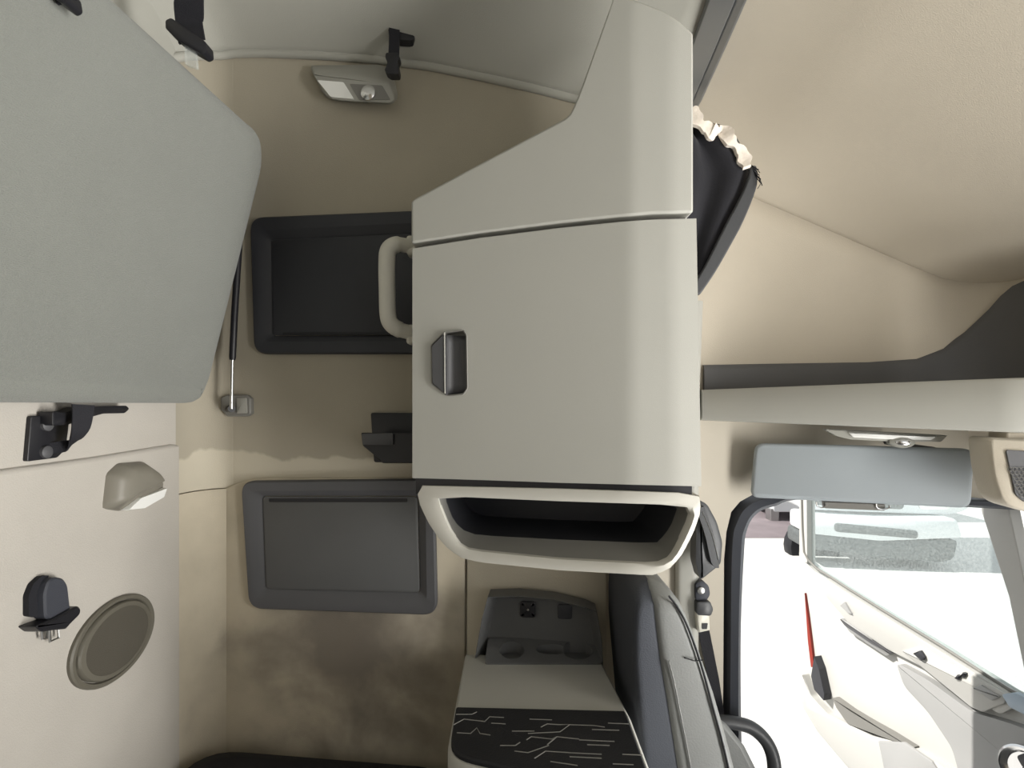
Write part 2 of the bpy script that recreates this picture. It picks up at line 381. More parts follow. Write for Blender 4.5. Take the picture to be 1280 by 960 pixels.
def rightlean(bm):
    """the door's free edge leans out a few mm towards its foot"""
    for v in bm.verts:
        if v.co.x > .2: v.co.x += .009 * max(0, min(1, (v.co.x - .2) / .12)) * (1.87 - v.co.z) / .48
    return bm
door = link('cupboard_door', rightlean(columns(us2, ET(D_T), ET(D_B), .03, 6)), 'plastic', ward, bevel=.005, segs=3)
# carcass behind the door and panel
bp = [(526, 0), (600, 0), (700, 0), (790, 0), (840, 0), (862, 0)]
def carc(v): return [fp(u, 0, .022).xy for u, _ in bp]
car = carc(0); zt_, zb_ = 1.55 + (505 - 250) / 640 * .97, 1.55 - (650 - 505) / 640 * .93
poly = [(p.x, p.y) for p in car] + [(car[-1].x, 1.24), (car[0].x, 1.27)]
link('carcass', loft([[V((x, y, z)) for x, y in poly] for z in (1.53 - .10, 1.91)]), 'midgrey', ward)
# latch
fdir = (fp(600, 400) - fp(540, 400)).normalized(); fdir.z = 0
fn = V((fdir.y, -fdir.x, 0)).normalized()
FACE = Frame(fp(560, 450), fdir, fn)
lt = rnd(FACE.pxs([(539, 431), (556, 414), (580, 412), (584.5, 419), (585.5, 486), (580, 493.5), (560, 495.5), (540, 481)]), .004, 3)
cut(door, plate(FACE, offs(lt, .0015), -.06, .03))
lb = link('latch_cup', loft([[FACE.w(a, b, .0005) for a, b in lt], [FACE.w(a, b, .0035) for a, b in offs(lt, .0005)], [FACE.w(a, b, .003) for a, b in offs(lt, .0025)],
                             [FACE.w(a, b, -.016) for a, b in offs(lt, .005)]], cap0=False), 'midgrey', ward)
pd = rnd(FACE.pxs([(541, 433), (556, 418), (556.5, 491), (542, 479)]), .003, 3)
link('latch_paddle', plate(FACE, pd, -.012, .0045, .0008, .0007), 'darkgrey', lb)
sw = []
for k in range(9):
    t = k / 8; u = 558.5 + t * 25; dep = .004 - .018 * math.sin(t * math.pi * .62 + .15)
    if k == 0: dep = .005
    sw.append([FACE.w(*FACE.px(u, 415 + 72 * j / 6 + (4 if j in (0,) else 0) + j * 1.1), dep) for j in range(7)])
link('finger_scoop', grid(sw), 'darkgrey', lb, solid=.001)
bmr = bmesh.new(); add_tube(bmr, [FACE.w(*FACE.px(557, 416), .005), FACE.w(*FACE.px(557.3, 455), .005), FACE.w(*FACE.px(557.6, 492), .005)], .0012, 6)
link('latch_rib', bmr, 'plastic', lb)
# open shelf below the door
def resample(poly, c, n=96):
    out = []
    for k in range(n):
        th = 2 * math.pi * k / n; d = (math.cos(th), math.sin(th)); best = None
        for (x1, y1), (x2, y2) in zip(poly, poly[1:] + poly[:1]):
            ex, ey = x2 - x1, y2 - y1; den = d[0] * ey - d[1] * ex
            if abs(den) < 1e-9: continue
            t = ((x1 - c[0]) * ey - (y1 - c[1]) * ex) / den; s = ((x1 - c[0]) * d[1] - (y1 - c[1]) * d[0]) / den
            if t > 0 and -1e-6 <= s <= 1 + 1e-6 and (best is None or t > best): best = t
        out.append((c[0] + d[0] * best, c[1] + d[1] * best))
    return out
tc_ = (705, 655)
to = resample(rnd([(519, 607), (700, 611), (877, 617), (877, 640), (868, 666), (853, 695), (838, 712), (818, 720.5), (700, 714), (600, 704), (575, 698.5), (553, 681), (535, 655), (523, 630)], 6, 3), tc_)
ti = resample(rnd([(545, 622), (560, 621), (700, 627), (850, 632), (866, 636), (864, 650), (850, 680), (838, 700), (820, 706.5), (700, 700), (600, 690), (578, 686), (562, 664)], 7, 3), tc_)
tm = [(a[0] * .35 + b[0] * .65, a[1] * .35 + b[1] * .65) for a, b in zip(to, ti)]
tk = resample(rnd([(549, 624), (700, 629), (863, 636), (852, 668), (834, 691), (700, 685), (600, 679), (580, 676), (563, 660)], 6, 3), tc_)
te = [(a[0] * .97 + b[0] * .03, a[1] * .97 + b[1] * .03) for a, b in zip(to, ti)]
tray = link('shelf_bezel', loft([[fp(*p, .16) for p in to], [fp(*p, .012) for p in to], [fp(*p, .003) for p in te], [fp(*p, 0) for p in tm], [fp(*p, .004) for p in ti], [fp(*p, .016) for p in offs(ti, 1)]], cap0=False, cap1=False), 'bezel', ward, smooth=50)
link('shelf_ledge', loft([[fp(*p, .012) for p in offs(ti, .6)], [fp(*p, .06) for p in tk]], cap0=False, cap1=False), 'midgrey', ward, smooth=50)
gs_ = [[fp(u, interp([(514, 594), (700, 600), (872, 605)], u) + dv, b) for u in range(519, 869, 12)] for dv, b in ((0, .020), (0, .008), (24, .008), (24, .020))]
link('gap_shade', loft([[r[i] for r in gs_] for i in range(len(gs_[0]))]), 'blackplastic', ward)  # black strip painting the shade in the gap under the door
def deeper(p, k): 
    q = fp(*p, .06); c = fp(*tc_, .06); return V((c.x + (q.x - c.x) * (1 - .06 * k), q.y + .15 * k, c.z + (q.z - c.z) * (1 - .12 * k)))
link('shelf_well', loft([[fp(*p, .06) for p in tk], [deeper(p, .5) for p in tk], [deeper(p, 1) for p in tk]], cap0=False), 'dark', ward, smooth=50)

# ================================================================ HATCHES ON THE SIDE WALL
def hatch(label, outer, mid, lid, slot, lidmat, ringmat, base):
    c = SIDE.w(*SIDE.px(sum(p[0] for p in outer) / 4, max(p[1] for p in outer)))
    t = thing('storage_hatch', c, label, 'hatch')
    o = rnd(SIDE.pxs(outer), .038, 7); m_ = rnd(SIDE.pxs(mid), .026, 7); l_ = rnd(SIDE.pxs(lid), .012, 7)
    W = lambda P, d: [SIDE.w(a, b, d + base) for a, b in P]
    link('hatch_frame', loft([W(o, 0), W(o, .011), W(offs(o, .004), .016), W(m_, .0165), W(l_, .003), W(l_, .0)], cap0=False, cap1=False), ringmat, t, smooth=30)
    lid_o = link('hatch_lid', loft([W(offs(l_, .0012), .0), W(offs(l_, .0012), .006), W(offs(l_, .004), .0075)]), lidmat, t)
    s_ = rnd(SIDE.pxs(slot), .003, 3)
    link('pull_slot', loft([W(s_, .006), W(s_, .0095), W(offs(s_, .0012), .0095), W(offs(s_, .0012), .0078)]), 'blackplastic', lid_o)
    return t
hatch('upper black storage hatch beside the grab handle, partly behind the wardrobe', [(316, 274), (560, 264), (560, 443), (321, 443)], [(329, 291), (548, 280), (548, 427), (331, 428)], [(340, 300), (540, 291), (540, 419), (342, 420)],
      [(356, 416), (520, 416), (520, 419), (356, 419)], 'dark', 'dark', .0)
h2 = hatch('lower dark grey storage hatch under the seam, left of the open shelf', [(307, 600), (545, 597), (549, 765), (317, 757)], [(318, 612), (535, 611), (537, 751), (324, 745)], [(332, 619), (524, 619), (527, 739), (336, 734)],
           [(341, 621.5), (512, 621.5), (512, 626), (341, 626)], 'lidlow', 'darkgrey', .008)

# grab handle
p = lambda u, v, y: at(u, v, y)
g = thing('grab_handle', p(505, 418, 1.16), 'ivory D-shaped grab handle fixed beside the wardrobe over the upper hatch', 'handle')
hp = smooth_path([p(524, 309, 1.175), p(508, 307, 1.165), p(495, 306, 1.155), p(485.5, 313, 1.15), p(483.5, 330, 1.15), p(484, 365, 1.15), p(485, 394, 1.15), p(489, 405, 1.153), p(498, 411.5, 1.16), p(510, 415, 1.165), p(526, 419, 1.175)], 5)
link('grip', tube(hp, [.0185 if 8 < i < len(hp) - 9 else .0165 for i in range(len(hp))], 14), 'handle', g, smooth=80)
for v in (309, 419):
    q = p(526, v, 1.175); link('mounting_foot', box(q.x - .03, q.x + .001, q.y - .02, q.y + .02, q.z - .022, q.z + .022), 'handle', g, bevel=.006)

# dark bracket on the wall
b_ = SIDE.px(500, 570)
t = thing('wall_holder', SIDE.w(*b_), 'black plastic holder on the side wall between the two hatches', 'holder')
pl = rnd(SIDE.pxs([(466, 516), (540, 516), (540, 577), (470, 577)]), .006, 4)
link('back_plate', plate(SIDE, pl, 0, .014, .003, .002), 'blackplastic', t)
cup = SIDE.pxs([(452, 542), (496, 541), (540, 541), (540, 579), (476, 578), (468, 572), (454, 558)])
def sc(P, d): return [SIDE.w(a, b, d) for a, b in P]
c1 = rnd([SIDE.off(.09).px(*q) for q in [(451, 541), (492, 541), (519, 541), (530, 579), (478, 579), (470, 571), (453, 557)]], .004, 3)
c0 = rnd([SIDE.px(*q) for q in [(474, 548), (500, 546), (538, 546), (540, 577), (486, 577), (480, 570), (474, 560)]], .004, 3)
link('holder_body', loft([sc(c0, .01), sc(c1, .088), sc(offs(c1, .002), .09)]), 'blackplastic', t)
ff = rnd([SIDE.off(.092).px(*q) for q in [(453, 542), (492, 541.5), (492, 556), (454, 556)]], .003, 3)
link('holder_lip', plate(SIDE, ff, .088, .096, .0015, .001), 'darkgrey', t)

# ================================================================ FOLDED UPPER BUNK
YE = 1.285
xt, xb_, ztp, zbt = -.585, -.757, 1.55 + .667, 1.55 - .006
bo = V((xb_, 0, zbt)); bu = (V((xt, 0, ztp)) - bo); H = bu.length; bu.normalize()
BUNK = Frame(bo, (0, 1, 0), bu.cross(V((0, 1, 0))) * -1); BUNK.e2 = bu
if BUNK.n.x < 0: BUNK.n = -BUNK.n
bk = thing('upper_bunk', (-.80, .4, 1.54), 'large grey fabric bunk folded up against the rear wall', 'bunk')
prof = rnd([(-.75, 0), (YE - .02, 0), (YE, .06), (YE + .0, H - .07), (YE - .03, H), (-.75, H)], [.02, .06, .07, .05, .06, .02], 8)
def bl(P, d): return [BUNK.w(a, b, d) for a, b in P]
def twist(bm):
    """the free edge stands off a little more at the far end"""
    for v in bm.verts:
        v.co.x += max(0, (v.co.z - zbt) / (ztp - zbt)) * .38 * min(0, max(v.co.y, .80) - YE)
    return bm
link('base_panel', twist(loft([bl(prof, -.045), bl(prof, -.034), bl(offs(prof, .005), -.022), bl(offs(prof, .014), -.012), bl(offs(prof, .028), -.004), bl(offs(prof, .044), 0)])), 'bunk', bk, smooth=60)
link('mattress', twist(loft([bl(offs(prof, .025), -.045), bl(offs(prof, .012), -.05), bl(offs(prof, .012), -.06), bl(offs(prof, .03), -.066)])), 'seatdark', bk, smooth=60)
# hinge bracket with bolts and the webbing loop
hb = thing('bunk_hinge_bracket', REAR.w(*REAR.px(52, 577), 0), 'black steel hinge bracket bolted to the rear wall under the bunk', 'bracket')
bpz = rnd(REAR.pxs([(33, 520), (82, 518), (77, 560), (72, 566), (66, 572), (28, 577)]), .004, 3)
pb = link('bracket_plate', plate(REAR, bpz, .0005, .008, .001, .0008), 'blackplastic', hb)
rib = rnd(REAR.pxs([(44, 514), (60, 516), (80, 509), (140, 507), (144, 511), (138, 516.5), (110, 517), (84, 524), (64, 531), (44, 532)]), .004, 3)
link('hinge_arm', plate(REAR, rib, .006, .03, .002, .001), 'blackplastic', hb)
for (u, v) in ((51, 531), (50, 565)):
    c = REAR.px(u, v); link('bolt', loft([[REAR.w(a, b, .006) for a, b in circle(c, .011, 16)], [REAR.w(a, b, .014) for a, b in circle(c, .011, 16)], [REAR.w(a, b, .017) for a, b in circle(c, .006, 16)]]), 'darkgrey', hb)
st = thing('bunk_strap', REAR.w(*REAR.px(95, 560), .03), 'black webbing loop running from the hinge bracket to the bunk edge', 'strap')
ctr = smooth_path([at(u, v, x * 640 / (640 - u)) for u, v, x in ((104, 506, .785), (103, 522, .785), (100, 538, .788), (92, 552, .80), (80, 558, .815), (62, 560, .831))], 5)
def ribbon(path, wdir, w, th):
    loops = []
    for i, q in enumerate(path):
        tdir = (path[min(i + 1, len(path) - 1)] - path[max(i - 1, 0)]).normalized()
        ww = V(wdir) if not callable(wdir) else wdir(i / (len(path) - 1)); ww = (ww - tdir * ww.dot(tdir)).normalized(); nn = tdir.cross(ww)
        w_ = w if not callable(w) else w(i / (len(path) - 1))
        loops.append([q - ww * w_ / 2 - nn * th / 2, q + ww * w_ / 2 - nn * th / 2, q + ww * w_ / 2 + nn * th / 2, q - ww * w_ / 2 + nn * th / 2])
    return loft(loops)
link('webbing', ribbon(ctr, lambda t: V((.35, .9, -.1)).lerp(V((.2, .3, .9)), t), lambda t: .036 - .018 * t, .003), 'black', st)

# ================================================================ GAS STRUT
gs = thing('gas_strut', SIDE.w(*SIDE.px(298, 519)), 'black gas strut with bright rod holding the folded bunk', 'strut')
gm = rnd(SIDE.pxs([(280, 497), (288, 493.5), (312, 493.5), (317, 498), (317.5, 517), (312, 520.5), (288, 520.5), (280, 512)]), .003, 3)
mp_ = link('mount_plate', loft([sc(gm, 0), sc(gm, .012), sc(offs(gm, .003), .015)]), 'midgrey', gs)
dsh = rnd(SIDE.pxs([(301, 497.5), (313, 497.5), (314, 516.5), (301, 516.5)]), .003, 3)
link('plate_pad', plate(SIDE, dsh, .014, .0175, .003, .001), 'lampgrey', mp_)
ball = at(289.5, 511, 1.335); link('ball_joint', tube([SIDE.w(*SIDE.px(289, 511), .01), ball], .009, 12), 'blackplastic', gs)
link('rod', tube([ball, at(290.5, 446, 1.335)], .0042, 10), 'chrome', gs)
link('cylinder', tube([at(290.4, 450, 1.335), at(290.7, 446, 1.335), at(293, 395, 1.338), at(299, 300, 1.34)], [.007, .0085, .0085, .0085], 14), 'blackplastic', gs)

# ================================================================ REAR WALL FITTINGS
RW = lambda P, d: [REAR.w(a, b, d) for a, b in P]
rl = thing('reading_lamp', REAR.w(*REAR.px(155, 638)), 'taupe wedge-shaped reading lamp with white lens on the rear wall', 'lamp')
body = rnd(REAR.pxs([(121, 636), (126, 592), (140, 579), (171, 576.5), (188, 590), (198, 606), (190, 622), (162, 637), (140, 639)]), .006, 4)
bf = [REAR.px(*q) for q in [(125, 629), (129, 596), (143, 583), (168, 581), (184, 592), (191, 601), (156, 615), (138, 629), (132, 631)]]
N = 60
cc = REAR.px(157, 607)
bo_ = resample(body, cc, N); bfi = resample(rnd(bf, .006, 4), cc, N)
link('lamp_housing', loft([RW(bo_, 0), RW(bo_, .008), RW(inset(bo_, .97, cc), .016), RW(bfi, .03), RW(inset(bfi, .82, cc), .04), RW(inset(bfi, .5, cc), .044)]), 'brownlamp', rl, smooth=50)
ln = rnd(REAR.pxs([(141, 638), (158, 622.5), (194, 609.5), (190, 621), (163, 636)]), .003, 3)
link('lens', loft([RW(ln, .002), RW(ln, .026), RW(inset(ln, .93), .031)]), 'white', rl)
# round loudspeaker
c = REAR.px(136, 799)
sp_ = thing('wall_speaker', REAR.w(c[0], c[1] - .09), 'round olive brown loudspeaker set in the lower rear wall', 'speaker')
E = lambda s: [(c[0] + .113 * s * math.cos(k * math.pi / 30), c[1] + .085 * s * math.sin(k * math.pi / 30)) for k in range(60)]
link('speaker_ring', loft([RW(E(1), .008), RW(E(1), .016), RW(E(.97), .019), RW(E(.90), .0175), RW(E(.875), .012)], cap0=False, cap1=False), 'speaker', sp_)
cone = link('speaker_cover', loft([RW(E(.865), .009), RW(E(.86), .018), RW(E(.83), .0215), RW(E(.74), .0225)], cap0=False, cap1=False), 'speaker', sp_)
link('speaker_mesh', loft([RW(E(.74), .0222), RW(E(.66), .0205), RW(E(.3), .0195)], cap0=False), 'grille', cone)
# belt end parked on the rear wall
q0 = REAR.px(45, 800)
bb = thing('belt_latch_plate', REAR.w(*q0, .01), 'black seat belt end with metal tongue hanging on the rear wall', 'seat belt')
wl = REAR.pxs([(33, 772), (32, 742), (37, 727), (46, 721), (57, 723), (63, 731), (67, 765), (52, 771), (41, 776)])
link('webbing_loop', loft([RW(rnd(wl, .006, 4), .012), RW(rnd(wl, .006, 4), .03), RW(offs(rnd(wl, .006, 4), .003), .033)]), 'beltgrey', bb)
wl2 = REAR.pxs([(21, 770), (21, 745), (27, 730), (38, 720), (48, 719), (40, 730), (33, 742), (34, 772)])
link('belt_shadow', loft([RW(rnd(wl2, .004, 4), .008), RW(rnd(wl2, .004, 4), .02)]), 'black', bb)  # shadow of the belt on the wall, built as a black plate
hd = REAR.pxs([(14, 783), (36, 775), (70, 757), (75, 761), (73, 769), (60, 781), (56, 786), (36, 788), (24, 790)])
link('belt_head', loft([RW(rnd(hd, .005, 4), .008), RW(rnd(hd, .005, 4), .038), RW(offs(rnd(hd, .005, 4), .003), .041)]), 'blackplastic', bb)
bm = bmesh.new()
for pth in ([(46, 786), (47, 802), (58, 797), (57, 784)], [(36, 787), (37, 799), (43, 798), (44, 786)]):
    add_tube(bm, [REAR.w(*REAR.px(*q), .022) for q in pth], .0022, 6)
link('metal_tongue', bm, 'steel', bb)

# ================================================================ CEILING LAMP, STRAPS
dl = thing('dome_lamp', SIDE.w(*SIDE.px(445, 130)), 'grey sleeper dome lamp with white lens under the ceiling bead', 'lamp')
ho = rnd(SIDE.pxs([(389, 86), (480, 85), (492, 94), (498, 122), (490, 131), (425, 127), (408, 124)]), .018, 5)
h1 = rnd([SIDE.off(.035).px(*q) for q in [(391, 92), (470, 96), (487, 102), (493, 124), (487, 128), (425, 125), (409, 121)]], .008, 5)
link('lamp_housing', loft([sc(ho, 0), sc(ho, .012), sc(offs(ho, .003), .018), sc(h1, .033), sc(offs(h1, .004), .035)]), 'lampgrey', dl, smooth=50)
f35 = SIDE.off(.036)
le = rnd(f35.pxs([(397, 101), (430, 103.5), (443, 124.5), (414, 122)]), .004, 4)
link('lens', plate(SIDE, le, .030, .039), 'white', dl)
spn = rnd(f35.pxs([(437, 105), (478, 107), (488, 124.5), (449, 125)]), .004, 4)
link('spot_panel', plate(SIDE, spn, .030, .037), 'midgrey', dl)
cs = f35.px(461, 117)
link('spot_lens', loft([sc(circle(cs, .019, 20), .037), sc(circle(cs, .019, 20), .042), sc(circle(cs, .013, 20), .046), sc(circle(cs, .005, 20), .0475)]), 'chrome', dl)

def hang_strap(name, label, pts, y, w, head, clip=None, group=None, wdir=(1, 0, 0), headmat='blackplastic'):
    L = [at(u, v, yy) for u, v, yy in pts]
    t = thing(name, L[-1], label, 'strap')
    link('webbing', ribbon(smooth_path(L, 4), wdir, w, .004), 'black', t)
    fr = Frame((0, y, 1.55), (1, 0, 0), (0, -1, 0))
    if head:
        hh = rnd(fr.pxs(head), .004, 3); link('buckle', plate(fr, hh, -.012, .012, .003, .002), headmat, t)
    if clip:
        hh = rnd(fr.pxs(clip), .002, 2); link('clip', plate(fr, hh, -.004, .004), 'clearclip', t)
    return t
hang_strap('retaining_strap', 'black bunk strap with slanted buckle and clear clip, hanging above the bunk corner', [(238, -40, .98), (237, 0, .99), (236, 25, 1.01), (240, 52, 1.01)], 1.01, .052,
           [(212, 31), (219, 28), (262, 58), (263, 70), (257, 73), (228, 56), (212, 41)], [(232, 56), (245, 62), (247, 86), (233, 82)])
hang_strap('retaining_strap', 'black end of a bunk strap at the top edge of the photo, above the bunk', [(78, -60, .74), (79, -20, .74), (84, 2, .74)], .74, .03,
           [(68, -8), (92, -8), (95, 9), (88, 13), (70, 0)])
t3 = hang_strap('anchor_strap', 'short black strap with clip hanging from the ceiling beside the dome lamp', [(493, 33, 1.262), (493, 50, 1.258), (492, 74, 1.255)], 1.255, .026,
           [(484, 70), (499.5, 70), (500.5, 76), (498, 81), (500, 90), (499, 96.5), (488, 96.5), (482, 92), (486, 82), (483, 76)])
an = Frame((0, 1.268, 1.55), (1, 0, 0), (0, -1, 0))
link('anchor_plate', plate(an, rnd(an.pxs([(485, 31), (509, 31), (519, 48), (515, 52), (500, 51), (487, 48)]), .003, 3), -.02, .004, .002, .001), 'blackplastic', t3)
link('rivet', loft([[an.w(a, b, .004) for a, b in circle(an.px(503, 34), .004, 12)], [an.w(a, b, .008) for a, b in circle(an.px(503, 34), .003, 12)]]), 'steel', t3)

# ================================================================ CURTAIN, RAIL, PILLAR TRIM
rp = [at(862, 140, 1.29), at(872, 122, 1.25), at(900, 58, 1.09), at(930, -12, .96), at(990, -150, .78)]
rt = thing('curtain_rail', rp[0], 'grey metal curtain rail along the ceiling above the black curtain', 'rail')
def railprof(off0, wdt, hgt):
    loops = []
    for i, q in enumerate(rp):
        x = q.x + off0; loops.append([V((x - wdt / 2, q.y, q.z)), V((x + wdt / 2, q.y, q.z - hgt * .3)), V((x + wdt / 2, q.y, q.z + hgt)), V((x - wdt / 2, q.y, q.z + hgt))])
    return loft(loops)
link('rail_flange', railprof(-.035, .05, .02), 'rail', rt, bevel=.003)
link('rail_channel', railprof(.0, .022, .035), 'rail', rt, bevel=.006, segs=3)
cu = thing('curtain', at(880, 372, 1.08), 'black curtain bundle with torn white lining beside the wardrobe top', 'curtain')
CF = Frame((0, 1.08, 1.55), (1, 0, 0), (0, -1, 0))
cl = []
for i in range(15):
    t = i / 14; v0 = 158 + t * 205; vr = interp([(158, 868), (164, 885), (178, 905), (215, 936), (240, 930), (300, 903), (363, 872)], v0); row = []
    for j in range(13):
        s = j / 12; u = 852 + (vr - 852) * s; a, b = CF.px(u, v0); row.append(CF.w(a, b, .012 * math.sin(s * 9 + t * 2) * (1 - .4 * t)))
    cl.append(row)
link('cloth', grid(cl), 'blackcloth', cu, solid=.006, smooth=80)
def cpl(name, pts, d0, d1, m, r=.003): return link(name, plate(CF, rnd(CF.pxs(pts), r, 3), d0, d1, .0015, .001), m, cu, bevel=.001)
lpath = smooth_path([at(u + random.uniform(-1.5, 1.5), v + random.uniform(-2, 2), 1.062 + random.uniform(-.006, .006)) for u, v in ((862, 140), (869, 146), (876, 155), (884, 162), (891, 164), (898, 163), (905, 164), (912, 172), (918, 182), (925, 191), (930, 201), (935, 211))], 4)
link('lining_strip', ribbon(lpath, lambda t: V((.62, 0, .78)), lambda t: .026 + .007 * math.sin(t * 23) + .004 * math.sin(t * 57) - .006 * t, .010), 'whiterag', cu, bevel=.003, smooth=60)
cpl('curtain_back', [(872, 150), (880, 147), (905, 152), (922, 164), (940, 198), (940, 212), (930, 196), (916, 172), (904, 160), (880, 160)], -.04, -.012, 'vinylstrip')
bpts = [(941, 208), (939, 230), (926, 262), (905, 303), (886, 338), (868, 366)]
wd = [.012, .022, .028, .030, .028, .02]
path = smooth_path([at(*q, 1.065) for q in bpts], 4)
link('edge_band', ribbon(path, (1, 0, .4), lambda t: interp([(0, .010), (.2, .022), (.5, .030), (1, .022)], t), .012), 'vinylstrip', cu, bevel=.003)
bm = bmesh.new()
for k in range(7): add_tube(bm, [at(939 + k * .6, 206 + k * 2, 1.06), at(944 + 1.2 * k, 209 + 3 * k + random.uniform(-5, 5), 1.055), at(948 + random.uniform(-4, 6), 212 + 4 * k, 1.05)], .0009, 4)
link('frayed_threads', bm, 'black', cu)
# grey column behind the wardrobe
pc = [(.450, 1.395), (.498, 1.383), (.512, 1.40), (.512, 1.421), (.450, 1.421)]
pr = rnd(pc, .012, 4)
pil = link('trim_3', loft([[V((x + (.012 if z > 1.5 else 0), y, z)) for x, y in pr] for z in (0, .8, 1.2, 1.5, 1.83)]), 'plastic', smooth=50)
tag(pil, 'grey plastic pillar trim standing between wardrobe and driver door', 'trim', kind='structure')
# tied lower end of the curtain
lc = thing('curtain_tail', at(886, 722, 1.33), 'black vinyl curtain tail tied back below the wardrobe beside the pillar', 'curtain')
LF = Frame((0, 1.33, 1.55), (1, 0, 0), (0, -1, 0))
link('tail_cloth', plate(LF, rnd(LF.pxs([(868, 622), (880, 628), (892, 650), (899, 675), (897, 702), (872, 722), (866, 700)]), .01, 4), -.02, .02, .008, .004), 'vinylstrip', lc, smooth=50)
link('tail_fold', ribbon(smooth_path([at(874, 634, 1.30), at(885, 665, 1.30), at(893, 700, 1.30), at(898, 704, 1.30)], 4), (1, 0, .2), .022, .01), 'vinylstrip', lc, bevel=.002)
link('fold_edge', tube(smooth_path([at(878, 640, 1.295), at(890, 668, 1.295), at(898, 700, 1.295)], 4), .0016, 6), 'steel', lc)

# ================================================================ SEAT BELT
sb = thing('driver_seat_belt', at(890, 900, 1.385), 'black driver seat belt with ivory clip running down the cream pillar', 'seat belt')
BF = Frame((0, 1.385, 1.55), (1, 0, 0), (0, -1, 0))
BP = lambda name, pts, d0, d1, m, r=.004, par=sb: link(name, plate(BF, rnd(BF.pxs(pts), r, 4), d0, d1, .0025, .002), m, par)
dr = BP('anchor_loop', [(868, 728), (876, 724), (884, 730), (886, 742), (881, 749), (868, 749)], -.034, .01, 'beltgrey', .008)
link('anchor_bolt', loft([[BF.w(a, b, d) for a, b in circle(BF.px(874, 736), r, 16)] for r, d in ((.010, .01), (.010, .016), (.006, .018))]), 'steel', dr)
BP('belt_guide', [(868, 749), (884, 748), (888, 758), (885, 766), (868, 765)], -.03, .02, 'vinylstrip', .006)
bc = BP('belt_clip', [(868, 763), (883, 764), (884, 784), (870, 787)], -.005, .018, 'ivoryclip', .003)
link('clip_window', plate(BF, rnd(BF.pxs([(874, 775), (881, 775), (880, 782), (874, 782)]), .001, 2), .019, .0215), 'blackplastic', bc)
link('webbing', ribbon([at(871, 752, 1.395), at(880, 790, 1.40), at(892, 850, 1.405), at(903, 925, 1.412), at(908, 985, 1.412)], (1, 0, .2), .03, .003), 'black', sb)

# ================================================================ DRIVER SEAT
seat = thing('driver_chair', (.38, 1.2, 0), 'grey leather and dark cloth driver seat seen from behind beside the console', 'seat')
def zv(v, y=1.0): return 1.55 - (v - 505) / 640 * y
def xu(u, y=1.0): return (u - 640) / 640 * y
def backloop(xa, xb, z, ya, yb, r, k=5):
    return [V((x, y, z)) for x, y in rnd([(xa, ya), (xb, ya), (xb, yb), (xa, yb)], r, k)]
B_T = [(735, 818, 826), (738, 808, 836), (744, 801, 844), (755, 797, 852), (770, 795, 859), (795, 794, 869), (830, 794, 881), (870, 797, 895), (915, 801, 908), (960, 805, 920), (1010, 812, 932), (1080, 822, 944)]
ls = []; lsd = []
for v, ub, uf in B_T:
    um = ub + (uf - ub) * .36; k = (v - 735)
    ya = 1.0 + max(0, .05 - k * .0035); yb = 1.36 - max(0, .06 - k * .003)
    ls.append(backloop(xu(um), xu(uf), zv(v), ya, yb, .022)); lsd.append(backloop(xu(ub), xu(um) + .012, zv(v) - .002, ya + .008, yb - .008, .016))
br = link('backrest', loft(ls), 'leather', seat, smooth=70)
link('back_shell', loft(lsd), 'seatdark', seat, smooth=70)
pip = [at(u, v, .997) for u, v in ((836, 745), (846, 758), (857, 778), (868, 806), (879, 840), (891, 884), (904, 932), (916, 985))]
link('piping', tube(smooth_path(pip, 4), .0022, 6), 'rubber', br)
link('piping', tube(smooth_path([at(u, v, .997) for u, v in ((836, 826), (843, 855), (850, 890), (858, 930), (866, 975))], 4), .0014, 6), 'steel', br)
link('seam', tube([at(855, 822, .998), at(868, 826, .995), at(879, 825, .999)], .0012, 6), 'rubber', br)
link('cushion', loft([backloop(.30, .86, z, 1.0 + i_, 1.35 - i_, .06) for z, i_ in ((.36, .02), (.38, .0), (.50, .0), (.53, .015), (.55, .05))]), 'seatdark', seat, smooth=60)
link('seat_base', loft([backloop(.36 + i_, .78 - i_, z, 1.05 + i_, 1.33 - i_, .03) for z, i_ in ((0, 0), (.1, .02), (.3, .03), (.36, .0))]), 'blackplastic', seat)
link('cushion_bolster', loft([[at(u, v, y) for u, v in ((895, 895), (908, 905), (930, 932), (950, 972), (962, 1010), (895, 1010))] for y in (1.28, 1.35)]), 'leather', seat, bevel=.012, segs=3, smooth=60)
arm = smooth_path([at(897, 902, 1.345), at(915, 903, 1.345), at(938, 909, 1.345), at(955, 923, 1.34), at(965, 942, 1.33), at(968, 965, 1.32), at(966, 1000, 1.31)], 5)
link('armrest', tube(arm, [.017] * len(arm), 12), 'vinylstrip', seat, smooth=80)

# ================================================================ CONSOLE BESIDE THE WARDROBE
zt0 = 1.55 - .61
co = thing('bedside_console', (.12, 1.05, 0), 'grey console with recessed socket panel and cup wells under the wardrobe', 'console')
xl, xr = -.115, .232
top = rnd([(xl, 1.25), (xl, .872), (xr, .76), (xr, 1.0), (.215, 1.20), (.215, 1.24)], [.0, .05, .02, 0, 0, 0], 6)
lid = link('console_top', loft([[V((x, y, z)) for x, y in P] for z, P in ((zt0 - .05, offs(top, .004)), (zt0 - .046, top), (zt0 - .008, top), (zt0, offs(top, .006)))]), 'plastic', co)
bod = offs(top, .03)
link('console_body', loft([[V((x, y, z)) for x, y in bod] for z in (0, zt0 - .05)]), 'plastic', co)
# hollow for the wells
wy0, wy1 = 1.20, 1.285
hol = rnd([(xu(606, 1.22), wy0 + .005), (xu(765, 1.22), wy0 + .005), (xu(765, 1.22), 1.28), (xu(606, 1.22), 1.28)], .012, 4)
